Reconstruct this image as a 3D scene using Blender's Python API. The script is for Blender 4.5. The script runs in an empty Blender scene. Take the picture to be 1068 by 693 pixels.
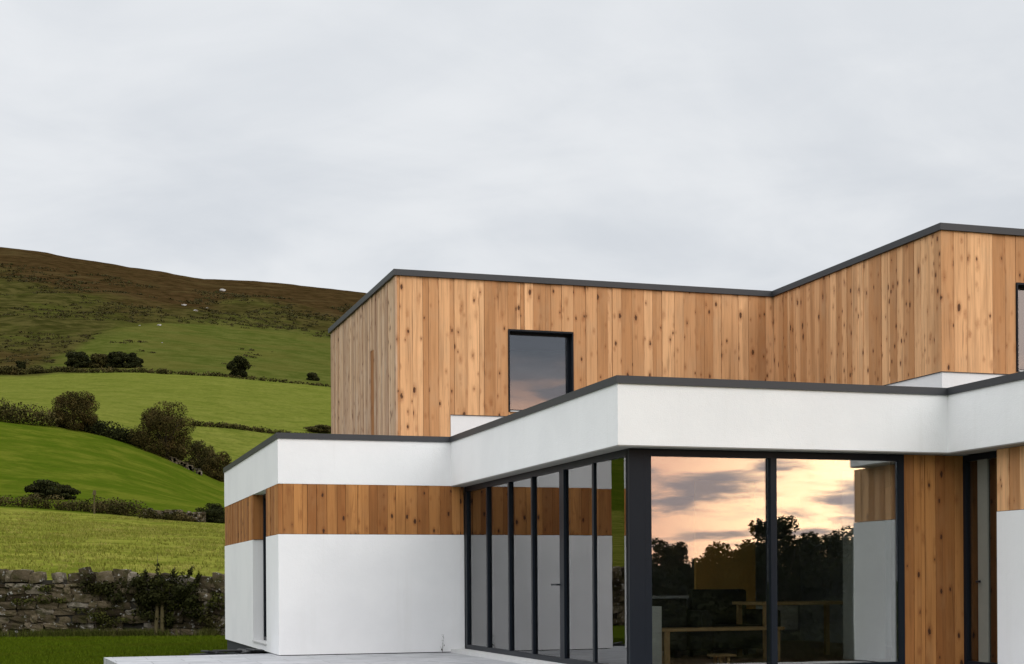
import bpy, bmesh, math, random
import numpy as np
from mathutils import Vector, Matrix

random.seed(7)
RNG = np.random.default_rng(11)
SC = bpy.context.scene
COL = SC.collection

# ------------------------------------------------------------------ camera numbers
F, HZ, ROLL, CX = 1545.87, 608.0, -0.0061, 534.0
CAMZ = 1.0385
TH = 0.3038
QX, QY = 1.1456, 15.89
CT, ST = math.cos(TH), math.sin(TH)


def ray(px, py):
    x, y = px - CX, py - HZ
    c, s = math.cos(-ROLL), math.sin(-ROLL)
    return ((x * c - y * s) / F, 1.0, -(x * s + y * c) / F)


def to_world(a, b, z=0.0):
    return Vector((QX + a * CT - b * ST, QY + a * ST + b * CT, z))


# ------------------------------------------------------------------ node helpers
def new_mat(name):
    m = bpy.data.materials.new(name)
    m.use_nodes = True
    nt = m.node_tree
    nt.nodes.clear()
    out = nt.nodes.new('ShaderNodeOutputMaterial')
    return m, nt, out


def N(nt, typ, props=None, **ins):
    n = nt.nodes.new('ShaderNode' + typ)
    for k, v in (props or {}).items():
        setattr(n, k, v)
    for k, v in ins.items():
        key = k.replace('__', ' ')
        sock = n.inputs[int(key[1:])] if key[0] == 'i' and key[1:].isdigit() else n.inputs[key]
        if isinstance(v, bpy.types.NodeSocket):
            nt.links.new(v, sock)
        else:
            if sock.type == 'RGBA' and hasattr(v, '__len__') and len(v) == 3:
                v = (*v, 1.0)
            sock.default_value = v
    return n


def math_n(nt, op, a, b=0.0, clamp=False):
    return N(nt, 'Math', {'operation': op, 'use_clamp': clamp}, i0=a, i1=b).outputs[0]


def mixc(nt, fac, a, b, blend='MIX'):
    n = nt.nodes.new('ShaderNodeMix')
    n.data_type = 'RGBA'
    n.blend_type = blend
    for idx, v in ((0, fac), (6, a), (7, b)):
        if isinstance(v, bpy.types.NodeSocket):
            nt.links.new(v, n.inputs[idx])
        else:
            if idx and len(v) == 3:
                v = (*v, 1.0)
            n.inputs[idx].default_value = v
    return n.outputs[2]


def maprange(nt, v, a, b, c=0.0, d=1.0, smooth=True):
    n = nt.nodes.new('ShaderNodeMapRange')
    n.interpolation_type = 'SMOOTHSTEP' if smooth else 'LINEAR'
    nt.links.new(v, n.inputs[0])
    for i, x in enumerate((a, b, c, d)):
        n.inputs[i + 1].default_value = x
    return n.outputs[0]


def vscale(nt, vec, s, off=None):
    n = nt.nodes.new('ShaderNodeMapping')
    nt.links.new(vec, n.inputs['Vector'])
    n.inputs['Scale'].default_value = s
    if off is not None:
        if isinstance(off, bpy.types.NodeSocket):
            nt.links.new(off, n.inputs['Location'])
        else:
            n.inputs['Location'].default_value = off
    return n.outputs[0]


def noise(nt, vec, scale, detail=4.0, rough=0.55, dist=0.0):
    return N(nt, 'TexNoise', None, Vector=vec, Scale=scale, Detail=detail, Roughness=rough, Distortion=dist).outputs[0]


def finish(nt, out, color, rough=0.8, bump=None, bstr=0.3, bdist=0.02, spec=0.5, metallic=0.0):
    p = N(nt, 'BsdfPrincipled', None)
    for k, v in (('Base Color', color), ('Roughness', rough), ('Specular IOR Level', spec), ('Metallic', metallic)):
        if isinstance(v, bpy.types.NodeSocket):
            nt.links.new(v, p.inputs[k])
        else:
            if k == 'Base Color':
                v = (*v, 1.0)
            p.inputs[k].default_value = v
    if bump is not None:
        b = N(nt, 'Bump', None, Strength=bstr, Distance=bdist, Height=bump)
        nt.links.new(b.outputs[0], p.inputs['Normal'])
    nt.links.new(p.outputs[0], out.inputs['Surface'])
    return p


def obj_co(nt):
    return N(nt, 'TexCoord').outputs['Object']


def world_co(nt):
    return N(nt, 'NewGeometry').outputs['Position']


def island(nt):
    return N(nt, 'NewGeometry').outputs['Random Per Island']


# ------------------------------------------------------------------ materials
def mat_render():
    m, nt, out = new_mat('white_render')
    co = obj_co(nt)
    big = noise(nt, co, 0.9, 4, 0.6)
    streak = noise(nt, vscale(nt, co, (5, 5, .35)), 1.0, 4, 0.6)
    fine = noise(nt, co, 75, 4, 0.65)
    mid = noise(nt, co, 14, 3, 0.6)
    c = mixc(nt, maprange(nt, big, .35, .7), (.80, .80, .80), (.755, .757, .76))
    c = mixc(nt, math_n(nt, 'MULTIPLY', maprange(nt, streak, .55, .8), .22), c, (.62, .61, .58))
    h = math_n(nt, 'ADD', math_n(nt, 'MULTIPLY', fine, .6), math_n(nt, 'MULTIPLY', mid, .5))
    finish(nt, out, c, .9, h, .45, .012, .2)
    return m


def mat_wood(name, light, dark, grey, greyamt, knotc=(.07, .026, .010)):
    """vertical larch boards: one random tone per board (mesh island), grain along Z, knots"""
    m, nt, out = new_mat(name)
    co = obj_co(nt)
    r = island(nt)
    off = N(nt, 'CombineXYZ', None, X=math_n(nt, 'MULTIPLY', r, 71.0), Y=math_n(nt, 'MULTIPLY', r, 43.0),
            Z=math_n(nt, 'MULTIPLY', r, 37.0)).outputs[0]
    grain = noise(nt, vscale(nt, co, (34, 34, 1.1), off), 1.0, 6, .65, .6)
    band = noise(nt, vscale(nt, co, (7, 7, .5), off), 1.0, 4, .6, .4)
    blot = noise(nt, vscale(nt, co, (3, 3, 1.6), off), 1.0, 4, .6)
    wn = N(nt, 'TexWhiteNoise', {'noise_dimensions': '1D'}, W=r).outputs[0]
    c = mixc(nt, maprange(nt, wn, .1, .95), light, dark)
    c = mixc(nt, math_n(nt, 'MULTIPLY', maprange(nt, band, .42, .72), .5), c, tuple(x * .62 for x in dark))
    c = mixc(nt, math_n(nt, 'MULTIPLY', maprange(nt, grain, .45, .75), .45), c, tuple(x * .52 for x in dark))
    c = mixc(nt, math_n(nt, 'MULTIPLY', maprange(nt, blot, .45, .75), greyamt), c, grey)
    # knots: two sizes, dark core inside a reddish ring of swirled grain
    for (sx, sz, lim, smin, smax) in ((6.0, 2.6, .24, .04, .14), (9.5, 4.6, .40, .04, .18)):
        kv = N(nt, 'TexVoronoi', None, Vector=vscale(nt, co, (sx, sx, sz), off), Scale=1.0, Randomness=1.0)
        kr = N(nt, 'SeparateColor', None, Color=kv.outputs['Color']).outputs[0]
        wob = math_n(nt, 'MULTIPLY', math_n(nt, 'SUBTRACT', noise(nt, co, 34, 3), .5), .16)
        d = math_n(nt, 'ADD', kv.outputs['Distance'], wob)
        siz = maprange(nt, kr, lim, 1.0, smin, smax, False)
        k = math_n(nt, 'SUBTRACT', siz, d)
        core = maprange(nt, k, -.03, .03)
        halo = maprange(nt, k, -.26, .04)
        on = math_n(nt, 'GREATER_THAN', kr, lim)
        c = mixc(nt, math_n(nt, 'MULTIPLY', math_n(nt, 'MULTIPLY', halo, on), .55), c, (dark[0] * .62, dark[1] * .48, dark[2] * .38))
        c = mixc(nt, math_n(nt, 'MULTIPLY', math_n(nt, 'MULTIPLY', core, on), .93), c, knotc)
    # dark resin streaks running down some boards
    rs_ = noise(nt, vscale(nt, co, (22, 22, .9), off), 1.0, 3, .5, .8)
    c = mixc(nt, math_n(nt, 'MULTIPLY', maprange(nt, rs_, .62, .72), .5), c, tuple(x * .42 for x in dark))
    finish(nt, out, c, .72, math_n(nt, 'ADD', grain, math_n(nt, 'MULTIPLY', core, -.3)), .35, .006, .25)
    return m


def mat_plain(name, col, rough=.5, var=.12, scale=8, bump=.1, metallic=0.0, spec=.5):
    m, nt, out = new_mat(name)
    co = obj_co(nt)
    n = noise(nt, co, scale, 5, .6)
    c = mixc(nt, n, tuple(x * (1 - var) for x in col), tuple(min(1, x * (1 + var)) for x in col))
    finish(nt, out, c, rough, noise(nt, co, scale * 9, 3), bump, .004, spec, metallic)
    return m


def mat_glass(name, base=.055, ior=1.85, tint=(.93, .96, .95)):
    m, nt, out = new_mat(name)
    fr = N(nt, 'Fresnel', None, IOR=ior).outputs[0]
    f = math_n(nt, 'ADD', fr, base, True)
    # float glass is never perfectly flat
    wave = noise(nt, obj_co(nt), .9, 2, .5)
    bp = N(nt, 'Bump', None, Strength=.05, Distance=.02, Height=wave).outputs[0]
    g = N(nt, 'BsdfGlossy', None, Color=(.97, .97, .97), Roughness=0.0, Normal=bp)
    t = N(nt, 'BsdfTransparent', None, Color=tint)
    mx = N(nt, 'MixShader', None, i0=f, i1=t.outputs[0], i2=g.outputs[0])
    nt.links.new(mx.outputs[0], out.inputs['Surface'])
    return m


def mat_leaf(name, cols, rough=.75):
    m, nt, out = new_mat(name)
    r = island(nt)
    cl = noise(nt, world_co(nt), .55, 3, .6)
    c = mixc(nt, maprange(nt, r, 0, 1, smooth=False), cols[0], cols[1])
    c = mixc(nt, maprange(nt, cl, .45, .68), c, cols[2])
    finish(nt, out, c, rough, spec=.04)
    return m


def mat_ground():
    m, nt, out = new_mat('hill_ground')
    p = world_co(nt)
    moor = N(nt, 'Attribute', {'attribute_name': 'moor'}).outputs['Fac']
    heath = N(nt, 'Attribute', {'attribute_name': 'heath'}).outputs['Fac']
    lush = N(nt, 'Attribute', {'attribute_name': 'lush'}).outputs['Fac']
    dry = N(nt, 'Attribute', {'attribute_name': 'dry'}).outputs['Fac']
    upper = N(nt, 'Attribute', {'attribute_name': 'upper'}).outputs['Fac']
    n1 = noise(nt, p, .035, 6, .6, .3)
    n2 = noise(nt, p, .16, 6, .62, .4)
    n3 = noise(nt, p, 1.3, 5, .65)
    n4 = noise(nt, vscale(nt, p, (.5, 1.6, .8)), 1.0, 6, .65, .5)
    g = mixc(nt, maprange(nt, n2, .35, .68), (.074, .094, .015), (.105, .118, .024))
    l = mixc(nt, maprange(nt, n2, .35, .68), (.046, .072, .0045), (.080, .096, .0095))
    d = mixc(nt, maprange(nt, n4, .35, .68), (.118, .134, .017), (.200, .192, .038))
    n5 = noise(nt, vscale(nt, p, (.22, .55, .4)), 1.0, 5, .6, .8)
    d = mixc(nt, math_n(nt, 'MULTIPLY', maprange(nt, n5, .47, .62), .75), d, (.066, .082, .007))
    l = mixc(nt, math_n(nt, 'MULTIPLY', maprange(nt, n5, .48, .66), .45), l, (.034, .056, .003))
    l = mixc(nt, math_n(nt, 'MULTIPLY', maprange(nt, n2, .50, .62), .35), l, (.095, .108, .012))
    c = mixc(nt, lush, g, l)
    c = mixc(nt, dry, c, d)
    up = mixc(nt, maprange(nt, n2, .33, .66), (.042, .055, .0085), (.076, .082, .0185))
    up = mixc(nt, math_n(nt, 'MULTIPLY', maprange(nt, n1, .42, .62), .5), up, (.082, .074, .018))
    c = mixc(nt, upper, c, up)
    olive = mixc(nt, maprange(nt, n2, .35, .66), (.021, .021, .005), (.060, .052, .016))
    olive = mixc(nt, math_n(nt, 'MULTIPLY', maprange(nt, n1, .45, .65), .6), olive, (.048, .054, .010))
    heat = mixc(nt, maprange(nt, n2, .33, .66), (.020, .011, .0045), (.048, .028, .012))
    heat = mixc(nt, math_n(nt, 'MULTIPLY', maprange(nt, n1, .5, .68), .6), heat, (.062, .043, .018))
    mo = mixc(nt, heath, olive, heat)
    c = mixc(nt, moor, c, mo)
    c = mixc(nt, math_n(nt, 'MULTIPLY', maprange(nt, n3, .42, .7), .35), c, (.030, .038, .004))
    finish(nt, out, c, .95, n3, .35, .2, 0.0)
    return m


def mat_paving():
    m, nt, out = new_mat('pale_stone_paving')
    co = obj_co(nt)
    br = N(nt, 'TexBrick', {'offset': .5}, Vector=co, Scale=1.0, Color1=(.46, .465, .48), Color2=(.38, .385, .40),
           Mortar=(.17, .17, .17), Mortar__Size=.006, Brick__Width=.9, Row__Height=.6)
    n = noise(nt, vscale(nt, co, (1.2, 3, 1)), 1.6, 6, .65)
    c = mixc(nt, math_n(nt, 'MULTIPLY', maprange(nt, n, .4, .65), .65), br.outputs[0], (.23, .235, .25))
    finish(nt, out, c, .62, noise(nt, co, 60, 4), .2, .004, .4)
    return m


def mat_stone():
    m, nt, out = new_mat('field_stone')
    r = island(nt)
    p = world_co(nt)
    c = mixc(nt, maprange(nt, r, .0, .7), (.022, .016, .009), (.115, .090, .056))
    c = mixc(nt, maprange(nt, r, .8, 1.0), c, (.20, .175, .14))
    n = noise(nt, p, 5, 6, .65)
    c = mixc(nt, math_n(nt, 'MULTIPLY', maprange(nt, n, .44, .66), .8), c, (.034, .033, .009))
    n2 = noise(nt, p, 7.3, 5, .7)
    c = mixc(nt, math_n(nt, 'MULTIPLY', maprange(nt, n2, .58, .66), .8), c, (.40, .39, .36))
    finish(nt, out, c, .95, noise(nt, p, 22, 5, .65), .8, .03, .1)
    return m


M = {}
M['render'] = mat_render()
M['wood_front'] = mat_wood('larch_front', (.80, .455, .225), (.49, .235, .095), (.50, .32, .18), .3)
M['wood_side'] = mat_wood('larch_weathered', (.70, .47, .29), (.44, .27, .165), (.60, .46, .34), .6)
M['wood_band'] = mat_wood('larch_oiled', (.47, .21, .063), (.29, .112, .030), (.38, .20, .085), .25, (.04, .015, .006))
M['dark'] = mat_plain('anthracite_metal', (.008, .011, .016), .4, .1, 3, .02, .0, .13)
M['cap'] = mat_plain('capping_metal', (.036, .038, .042), .5, .12, 2, .03, .0, .35)
M['soffit'] = mat_plain('soffit_board', (.27, .26, .24), .8)
M['black'] = mat_plain('dark_backing', (.012, .010, .008), .9)
M['plinth'] = mat_plain('dark_plinth', (.017, .020, .026), .7)
M['sill'] = mat_plain('pale_sill', (.55, .55, .54), .6)
M['glass'] = mat_glass('coated_glass')
M['plaster'] = mat_plain('interior_plaster', (.55, .54, .50), .85)
M['sage'] = mat_plain('sage_door_panel', (.17, .172, .145), .7)
M['grey_plaster'] = mat_plain('interior_grey', (.30, .30, .30), .85)
M['floor'] = mat_plain('interior_oak_floor', (.34, .21, .13), .45, .25, 3)
M['ochre'] = mat_plain('ochre_timber_panel', (.55, .29, .06), .6, .2, 2)
M['oak'] = mat_plain('oak_furniture', (.44, .27, .11), .5, .2, 5)
M['charcoal'] = mat_plain('charcoal_fabric', (.02, .019, .017), .9)
M['darkwood'] = mat_plain('dark_stained_wood', (.05, .035, .02), .6)
M['paving'] = mat_paving()
M['stone'] = mat_stone()
M['earth'] = mat_plain('earth_core', (.022, .019, .012), .95)
M['ground'] = mat_ground()
M['bark'] = mat_plain('tree_bark', (.045, .034, .022), .9, .3, 6, .5)
M['leaf_tree'] = mat_leaf('leaf_hedgerow_tree', ((.020, .018, .005), (.052, .042, .011), (.062, .044, .014)))
M['leaf_dark'] = mat_leaf('leaf_dark_shrub', ((.009, .012, .004), (.026, .028, .008), (.022, .022, .007)))
M['leaf_hedge'] = mat_leaf('leaf_hedge', ((.020, .021, .006), (.056, .049, .014), (.074, .060, .022)))
M['leaf_bramble'] = mat_leaf('leaf_bramble', ((.008, .010, .003), (.030, .032, .008), (.018, .018, .005)))
M['leaf_ivy'] = mat_leaf('leaf_ivy', ((.022, .026, .006), (.065, .068, .014), (.040, .036, .012)))
M['grass_dry'] = mat_leaf('grass_dry', ((.095, .118, .012), (.200, .198, .034), (.240, .220, .055)))
M['grass_lawn'] = mat_leaf('grass_lawn', ((.048, .076, .002), (.078, .108, .004), (.066, .084, .004)))
M['grass_foot'] = mat_leaf('grass_foot', ((.034, .046, .006), (.085, .090, .020), (.062, .060, .016)))
M['heather'] = mat_leaf('leaf_heather', ((.024, .019, .007), (.048, .040, .013), (.038, .040, .010)))
M['old_wood'] = mat_plain('mossy_stake', (.062, .048, .014), .9, .3, 9, .4)
M['boulder'] = mat_plain('pale_boulder', (.30, .29, .27), .9, .25, 4, .5)
M['slate'] = mat_plain('wet_slate', (.018, .019, .021), .5, .3, 6, .4)


# ------------------------------------------------------------------ object helpers
def link(name, me, mat=None, parent=None):
    o = bpy.data.objects.new(name, me)
    COL.objects.link(o)
    if mat is not None:
        me.materials.append(mat)
    if parent is not None:
        o.parent = parent
    return o


def tag(o, label=None, cat=None, group=None, kind=None):
    if label: o['label'] = label
    if cat: o['category'] = cat
    if group: o['group'] = group
    if kind: o['kind'] = kind
    return o


def empty(name, loc=(0, 0, 0), rz=0.0):
    o = bpy.data.objects.new(name, None)
    o.empty_display_size = .3
    o.location = loc
    o.rotation_euler = (0, 0, rz)
    COL.objects.link(o)
    return o


class MB:
    def __init__(s):
        s.bm = bmesh.new()

    def box(s, x0, x1, y0, y1, z0, z1, bevel=0.0):
        vs = [s.bm.verts.new(p) for p in ((x0, y0, z0), (x1, y0, z0), (x1, y1, z0), (x0, y1, z0),
                                          (x0, y0, z1), (x1, y0, z1), (x1, y1, z1), (x0, y1, z1))]
        fs = [s.bm.faces.new([vs[i] for i in q]) for q in ((0, 3, 2, 1), (4, 5, 6, 7), (0, 1, 5, 4), (1, 2, 6, 5), (2, 3, 7, 6), (3, 0, 4, 7))]
        if bevel > 0:
            es = {e for f in fs for e in f.edges}
            bmesh.ops.bevel(s.bm, geom=list(es), offset=bevel, segments=2, affect='EDGES', profile=.6)
        return s

    def prism(s, poly, z0, z1):
        b = [s.bm.verts.new((x, y, z0)) for x, y in poly]
        t = [s.bm.verts.new((x, y, z1)) for x, y in poly]
        n = len(poly)
        s.bm.faces.new(b[::-1]); s.bm.faces.new(t)
        for i in range(n):
            s.bm.faces.new((b[i], b[(i + 1) % n], t[(i + 1) % n], t[i]))
        return s

    def ring(s, po, pi, z0, z1):
        n = len(po)
        A = [[s.bm.verts.new((x, y, z)) for x, y in p] for p, z in ((po, z0), (pi, z0), (po, z1), (pi, z1))]
        for i in range(n):
            j = (i + 1) % n
            s.bm.faces.new((A[0][i], A[0][j], A[2][j], A[2][i]))
            s.bm.faces.new((A[1][j], A[1][i], A[3][i], A[3][j]))
            s.bm.faces.new((A[2][i], A[2][j], A[3][j], A[3][i]))
            s.bm.faces.new((A[0][j], A[0][i], A[1][i], A[1][j]))
        return s

    def tube(s, pts, rad, seg=8):
        rings = []
        pts = [Vector(p) for p in pts]
        for i, p in enumerate(pts):
            d = (pts[min(i + 1, len(pts) - 1)] - pts[max(i - 1, 0)]).normalized()
            u = d.orthogonal().normalized(); v = d.cross(u)
            r = rad[i] if hasattr(rad, '__len__') else rad
            rings.append([s.bm.verts.new(p + (u * math.cos(2 * math.pi * k / seg) + v * math.sin(2 * math.pi * k / seg)) * r) for k in range(seg)])
        for A, B in zip(rings, rings[1:]):
            for k in range(seg):
                s.bm.faces.new((A[k], A[(k + 1) % seg], B[(k + 1) % seg], B[k]))
        s.bm.faces.new(rings[0][::-1]); s.bm.faces.new(rings[-1])
        return s

    def build(s, name, mat, parent=None, smooth=False):
        bmesh.ops.recalc_face_normals(s.bm, faces=s.bm.faces)
        me = bpy.data.meshes.new(name)
        s.bm.to_mesh(me); s.bm.free()
        if smooth:
            for p in me.polygons: p.use_smooth = True
        return link(name, me, mat, parent)


def offset(poly, d):
    """offset a counter-clockwise rectilinear polygon outward by d"""
    n = len(poly); out = []
    for i in range(n):
        p0, p1, p2 = Vector(poly[i - 1]), Vector(poly[i]), Vector(poly[(i + 1) % n])
        e1 = (p1 - p0).normalized(); e2 = (p2 - p1).normalized()
        n1 = Vector((e1.y, -e1.x)); n2 = Vector((e2.y, -e2.x))
        out.append(tuple(p1 + (n1 + n2) * d))
    return out


def wall(mb, axis, pos, thick, s0, s1, z0, z1, holes=()):
    """wall slab in plane axis=pos, thickness going to pos+thick; holes=(sa,sb,za,zb)"""
    def b(a0, a1, c0, c1):
        if a1 - a0 < 1e-4 or c1 - c0 < 1e-4: return
        p0, p1 = min(pos, pos + thick), max(pos, pos + thick)
        if axis == 'a': mb.box(p0, p1, a0, a1, c0, c1)
        else: mb.box(a0, a1, p0, p1, c0, c1)
    cur = s0
    for (ha, hb, za, zb) in sorted(holes):
        b(cur, ha, z0, z1)
        b(ha, hb, z0, za); b(ha, hb, zb, z1)
        cur = hb
    b(cur, s1, z0, z1)


def boards(axis, pos, sign, s0, s1, z0, z1, wmin, wmax, holes=(), gap=.005, seed=0, narrow=.25, depth=(.018, .030)):
    """vertical boards standing proud of plane axis=pos towards sign"""
    R = random.Random(seed)
    cuts = sorted({s0, s1, *[h[0] for h in holes], *[h[1] for h in holes]})
    cuts = [c for c in cuts if s0 <= c <= s1]
    mb = MB()
    for A, B in zip(cuts, cuts[1:]):
        ws = []
        tot = 0
        while tot < (B - A):
            w = R.uniform(wmin, wmax) if R.random() > narrow else R.uniform(wmin * .45, wmin * .7)
            ws.append(w); tot += w
        k = (B - A) / tot
        x = A
        for w in ws:
            w *= k
            d = R.uniform(*depth)
            if w < wmin * .72 * k: d *= .72
            spans = [(z0, z1)]
            for (ha, hb, za, zb) in holes:
                if x + w / 2 > ha and x + w / 2 < hb:
                    spans = [(z0, za), (zb, z1)]
            for (c0, c1) in spans:
                if c1 - c0 < .02: continue
                p0, p1 = sorted((pos + sign * .002, pos + sign * d))
                g = gap * R.uniform(.5, 1.3) / 2
                if axis == 'a': mb.box(p0, p1, x + g, x + w - g, c0, c1)
                else: mb.box(x + g, x + w - g, p0, p1, c0, c1)
            x += w
    return mb


# ------------------------------------------------------------------ leaves
def leaf_mesh(name, pts, nrm, size, aspect=.6, seed=0, curl=.0):
    """one quad per point, facing roughly nrm, random spin"""
    r = np.random.default_rng(seed)
    n = len(pts)
    nr = nrm + r.normal(0, .55, (n, 3)); nr /= np.linalg.norm(nr, axis=1)[:, None] + 1e-9
    t = r.normal(0, 1, (n, 3)); t -= (t * nr).sum(1)[:, None] * nr; t /= np.linalg.norm(t, axis=1)[:, None] + 1e-9
    b = np.cross(nr, t)
    s = size * r.uniform(.55, 1.3, n)[:, None] if np.isscalar(size) else size[:, None]
    v = np.empty((n, 4, 3))
    v[:, 0] = pts - t * s; v[:, 1] = pts - b * s * aspect + nr * s * .18
    v[:, 2] = pts + t * s; v[:, 3] = pts + b * s * aspect + nr * s * .18
    me = bpy.data.meshes.new(name)
    me.vertices.add(n * 4); me.loops.add(n * 4); me.polygons.add(n)
    me.vertices.foreach_set('co', v.ravel())
    me.loops.foreach_set('vertex_index', np.arange(n * 4, dtype=np.int32))
    me.polygons.foreach_set('loop_start', np.arange(0, n * 4, 4, dtype=np.int32))
    me.update(calc_edges=True)
    return me


def blob_leaves(blobs, n, seed=0, hollow=.55):
    """points in many ellipsoids (cx,cy,cz,rx,ry,rz), denser towards their surfaces"""
    r = np.random.default_rng(seed)
    B = np.array(blobs)
    w = (B[:, 3] * B[:, 4] + B[:, 4] * B[:, 5] + B[:, 3] * B[:, 5])
    idx = r.choice(len(B), n, p=w / w.sum())
    d = r.normal(0, 1, (n, 3)); d /= np.linalg.norm(d, axis=1)[:, None]
    rad = hollow + (1.06 - hollow) * r.random(n) ** .6
    return B[idx, :3] + d * B[idx, 3:] * rad[:, None], d


def crown_blobs(c, R, k, seed, lump=.38, lowcut=-.9):
    """a crown as k lumps spread over an ellipsoid R round c"""
    r = np.random.default_rng(seed)
    out = [(c[0], c[1], c[2], R[0] * .72, R[1] * .72, R[2] * .72)]
    for i in range(k):
        d = r.normal(0, 1, 3); d /= np.linalg.norm(d)
        if d[2] < lowcut: d[2] = abs(d[2]) * .3
        if d[2] < -.2: d[0] *= 1.25; d[1] *= 1.25
        s = lump * r.uniform(.65, 1.2)
        q = r.uniform(.62, .86)
        out.append((c[0] + d[0] * R[0] * q, c[1] + d[1] * R[1] * q, c[2] + d[2] * R[2] * q,
                    R[0] * s, R[1] * s, min(R[2], R[0]) * s * .9))
    return out


def tree(name, label, cat, base, R, h0, nleaf, lsize, mat, seed, group=None, lumps=22, trunk=True, lump=.36, limbs=4, skirt=True):
    """R crown half sizes, h0 height of crown centre above the base"""
    o = empty(name, base)
    tag(o, label, cat, group)
    bl = crown_blobs((0, 0, h0), R, lumps, seed, lump)
    if skirt:       # foliage right down to the ground, as in a hedge tree
        rs = np.random.default_rng(seed + 5)
        for i in range(16):
            a = i * .39 + rs.uniform(-.2, .2); q = rs.uniform(.35, .85)
            s_ = rs.uniform(.20, .32)
            bl.append((math.cos(a) * R[0] * q, math.sin(a) * R[1] * q, h0 * rs.uniform(.12, .42), R[0] * s_, R[1] * s_, h0 * rs.uniform(.18, .3)))
        bl.append((0, 0, h0 * .45, R[0] * .6, R[1] * .6, h0 * .45))
    p, d = blob_leaves(bl, nleaf, seed)
    keep = p[:, 2] > .02
    link('crown', leaf_mesh('crown', p[keep], d[keep], lsize, seed=seed), M[mat], o)
    rr = random.Random(seed)
    mb = MB()
    tr = max(.05, R[2] * .075)
    mb.tube([(0, 0, -.3), (.02 * R[0], 0, h0 * .35), (-.03 * R[0], .02, h0 * .7), (0, 0, h0 * 1.1)], [tr * 1.3, tr, tr * .8, tr * .4])
    for i in range(limbs):
        a = rr.uniform(0, 6.28)
        e = (math.cos(a) * R[0] * .6, math.sin(a) * R[1] * .6, h0 + rr.uniform(-.1, .5) * R[2])
        mb.tube([(0, 0, h0 * .45), (e[0] * .5, e[1] * .5, (h0 * .45 + e[2]) * .52), e], [tr * .6, tr * .4, tr * .15], 6)
    mb.build('trunk' if trunk else 'stem', M['bark'], o)
    return o


# ------------------------------------------------------------------ terrain
def vnoise(x, y, seed=0):
    xi = np.floor(x).astype(np.int64); yi = np.floor(y).astype(np.int64)
    fx = x - xi; fy = y - yi
    fx = fx * fx * (3 - 2 * fx); fy = fy * fy * (3 - 2 * fy)
    def h(a, b):
        n = (a * 374761393 + b * 668265263 + seed * 974634541) & 0xffffffff
        n = ((n ^ (n >> 13)) * 1274126177) & 0xffffffff
        return ((n ^ (n >> 16)) & 0xffff) / 65535.0
    return (h(xi, yi) * (1 - fx) + h(xi + 1, yi) * fx) * (1 - fy) + (h(xi, yi + 1) * (1 - fx) + h(xi + 1, yi + 1) * fx) * fy


def fbm(x, y, o=4, seed=0):
    s = 0; a = .5; t = 0
    for i in range(o):
        s = s + a * vnoise(x * 2 ** i, y * 2 ** i, seed + i); t += a; a *= .5
    return s / t - .5


LAWN = -.28
KY = np.array([0, 30, 38.6, 40.5, 110, 200, 250, 360, 600, 1000, 1250, 2200, 6000.])
# for each knot: heights (rows seen in the photograph) at a set of columns
CU = {110: ([-900, 0, 115, 230, 345, 600, 1100], [515, 528, 536, 546, 552, 562, 580]),
      200: ([-900, 0, 60, 115, 160, 230, 345, 600, 1100], [415, 438, 446, 458, 474, 505, 530, 550, 570]),
      250: ([-900, 0, 115, 208, 287, 345, 600, 1100], [395, 419, 428, 441, 451, 457, 500, 540]),
      360: ([-900, 0, 150, 230, 345, 600, 1100], [372, 392, 388, 392, 404, 450, 500]),
      600: ([-900, 0, 115, 230, 345, 600, 1100], [290, 320, 322, 338, 352, 410, 470]),
      1000: ([-900, 0, 50, 110, 170, 215, 270, 345, 375, 480, 700, 1100], [225, 258, 264, 275, 284, 292, 294, 302, 306, 322, 380, 440])}


def pchip(x, Yk, Zk):
    """monotone-ish cubic (finite difference with harmonic slopes); Zk list of arrays"""
    Z = np.array(Zk)                       # K x n
    h = np.diff(Yk)[:, None]
    dl = np.diff(Z, axis=0) / h
    m = np.zeros_like(Z)
    a, b = dl[:-1], dl[1:]
    ok = (a * b) > 0
    m[1:-1] = np.where(ok, 2 * a * b / np.where(ok, a + b, 1), 0)
    m[0] = dl[0]; m[-1] = dl[-1]
    m[9] = dl[8]          # the ridge stays a ridge: no swelling in front of it
    k = np.clip(np.searchsorted(Yk, x, side='right') - 1, 0, len(Yk) - 2)
    i = np.arange(len(x))
    hh = h[k, 0]; t = np.clip((x - Yk[k]) / hh, 0, 1)
    t2, t3 = t * t, t ** 3
    return ((2 * t3 - 3 * t2 + 1) * Z[k, i] + (t3 - 2 * t2 + t) * hh * m[k, i] + (-2 * t3 + 3 * t2) * Z[k + 1, i] + (t3 - t2) * hh * m[k + 1, i])


def base_height(X, Y):
    X = np.atleast_1d(np.asarray(X, float)); Y = np.atleast_1d(np.asarray(Y, float))
    r = np.hypot(X, Y)
    az = np.arctan2(X, Y)
    u = np.tan(np.clip(az, -.95, .7))
    Yc = r / np.sqrt(1 + u * u)
    px = CX + u * F
    zs = []
    for y in KY:
        if y in CU:
            q = np.interp(px, *CU[y])
            hz = HZ + (px - CX) * ROLL
            zs.append((hz - q) / F * y + CAMZ)
        elif y < 39: zs.append(np.full_like(px, LAWN))
        elif y < 41: zs.append(np.full_like(px, .35))
        else: zs.append(None)
    i10 = list(KY).index(1000)
    zs[i10 + 1] = zs[i10] + 8; zs[i10 + 2] = zs[i10] - 60; zs[i10 + 3] = zs[i10] * .2
    z = pchip(np.minimum(Yc, 5999.), KY, zs)
    a = np.abs(az)
    w = 1 - np.clip((a - 1.0) / .7, 0, 1); w = w * w * (3 - 2 * w)
    return (z - LAWN) * w + LAWN


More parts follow.
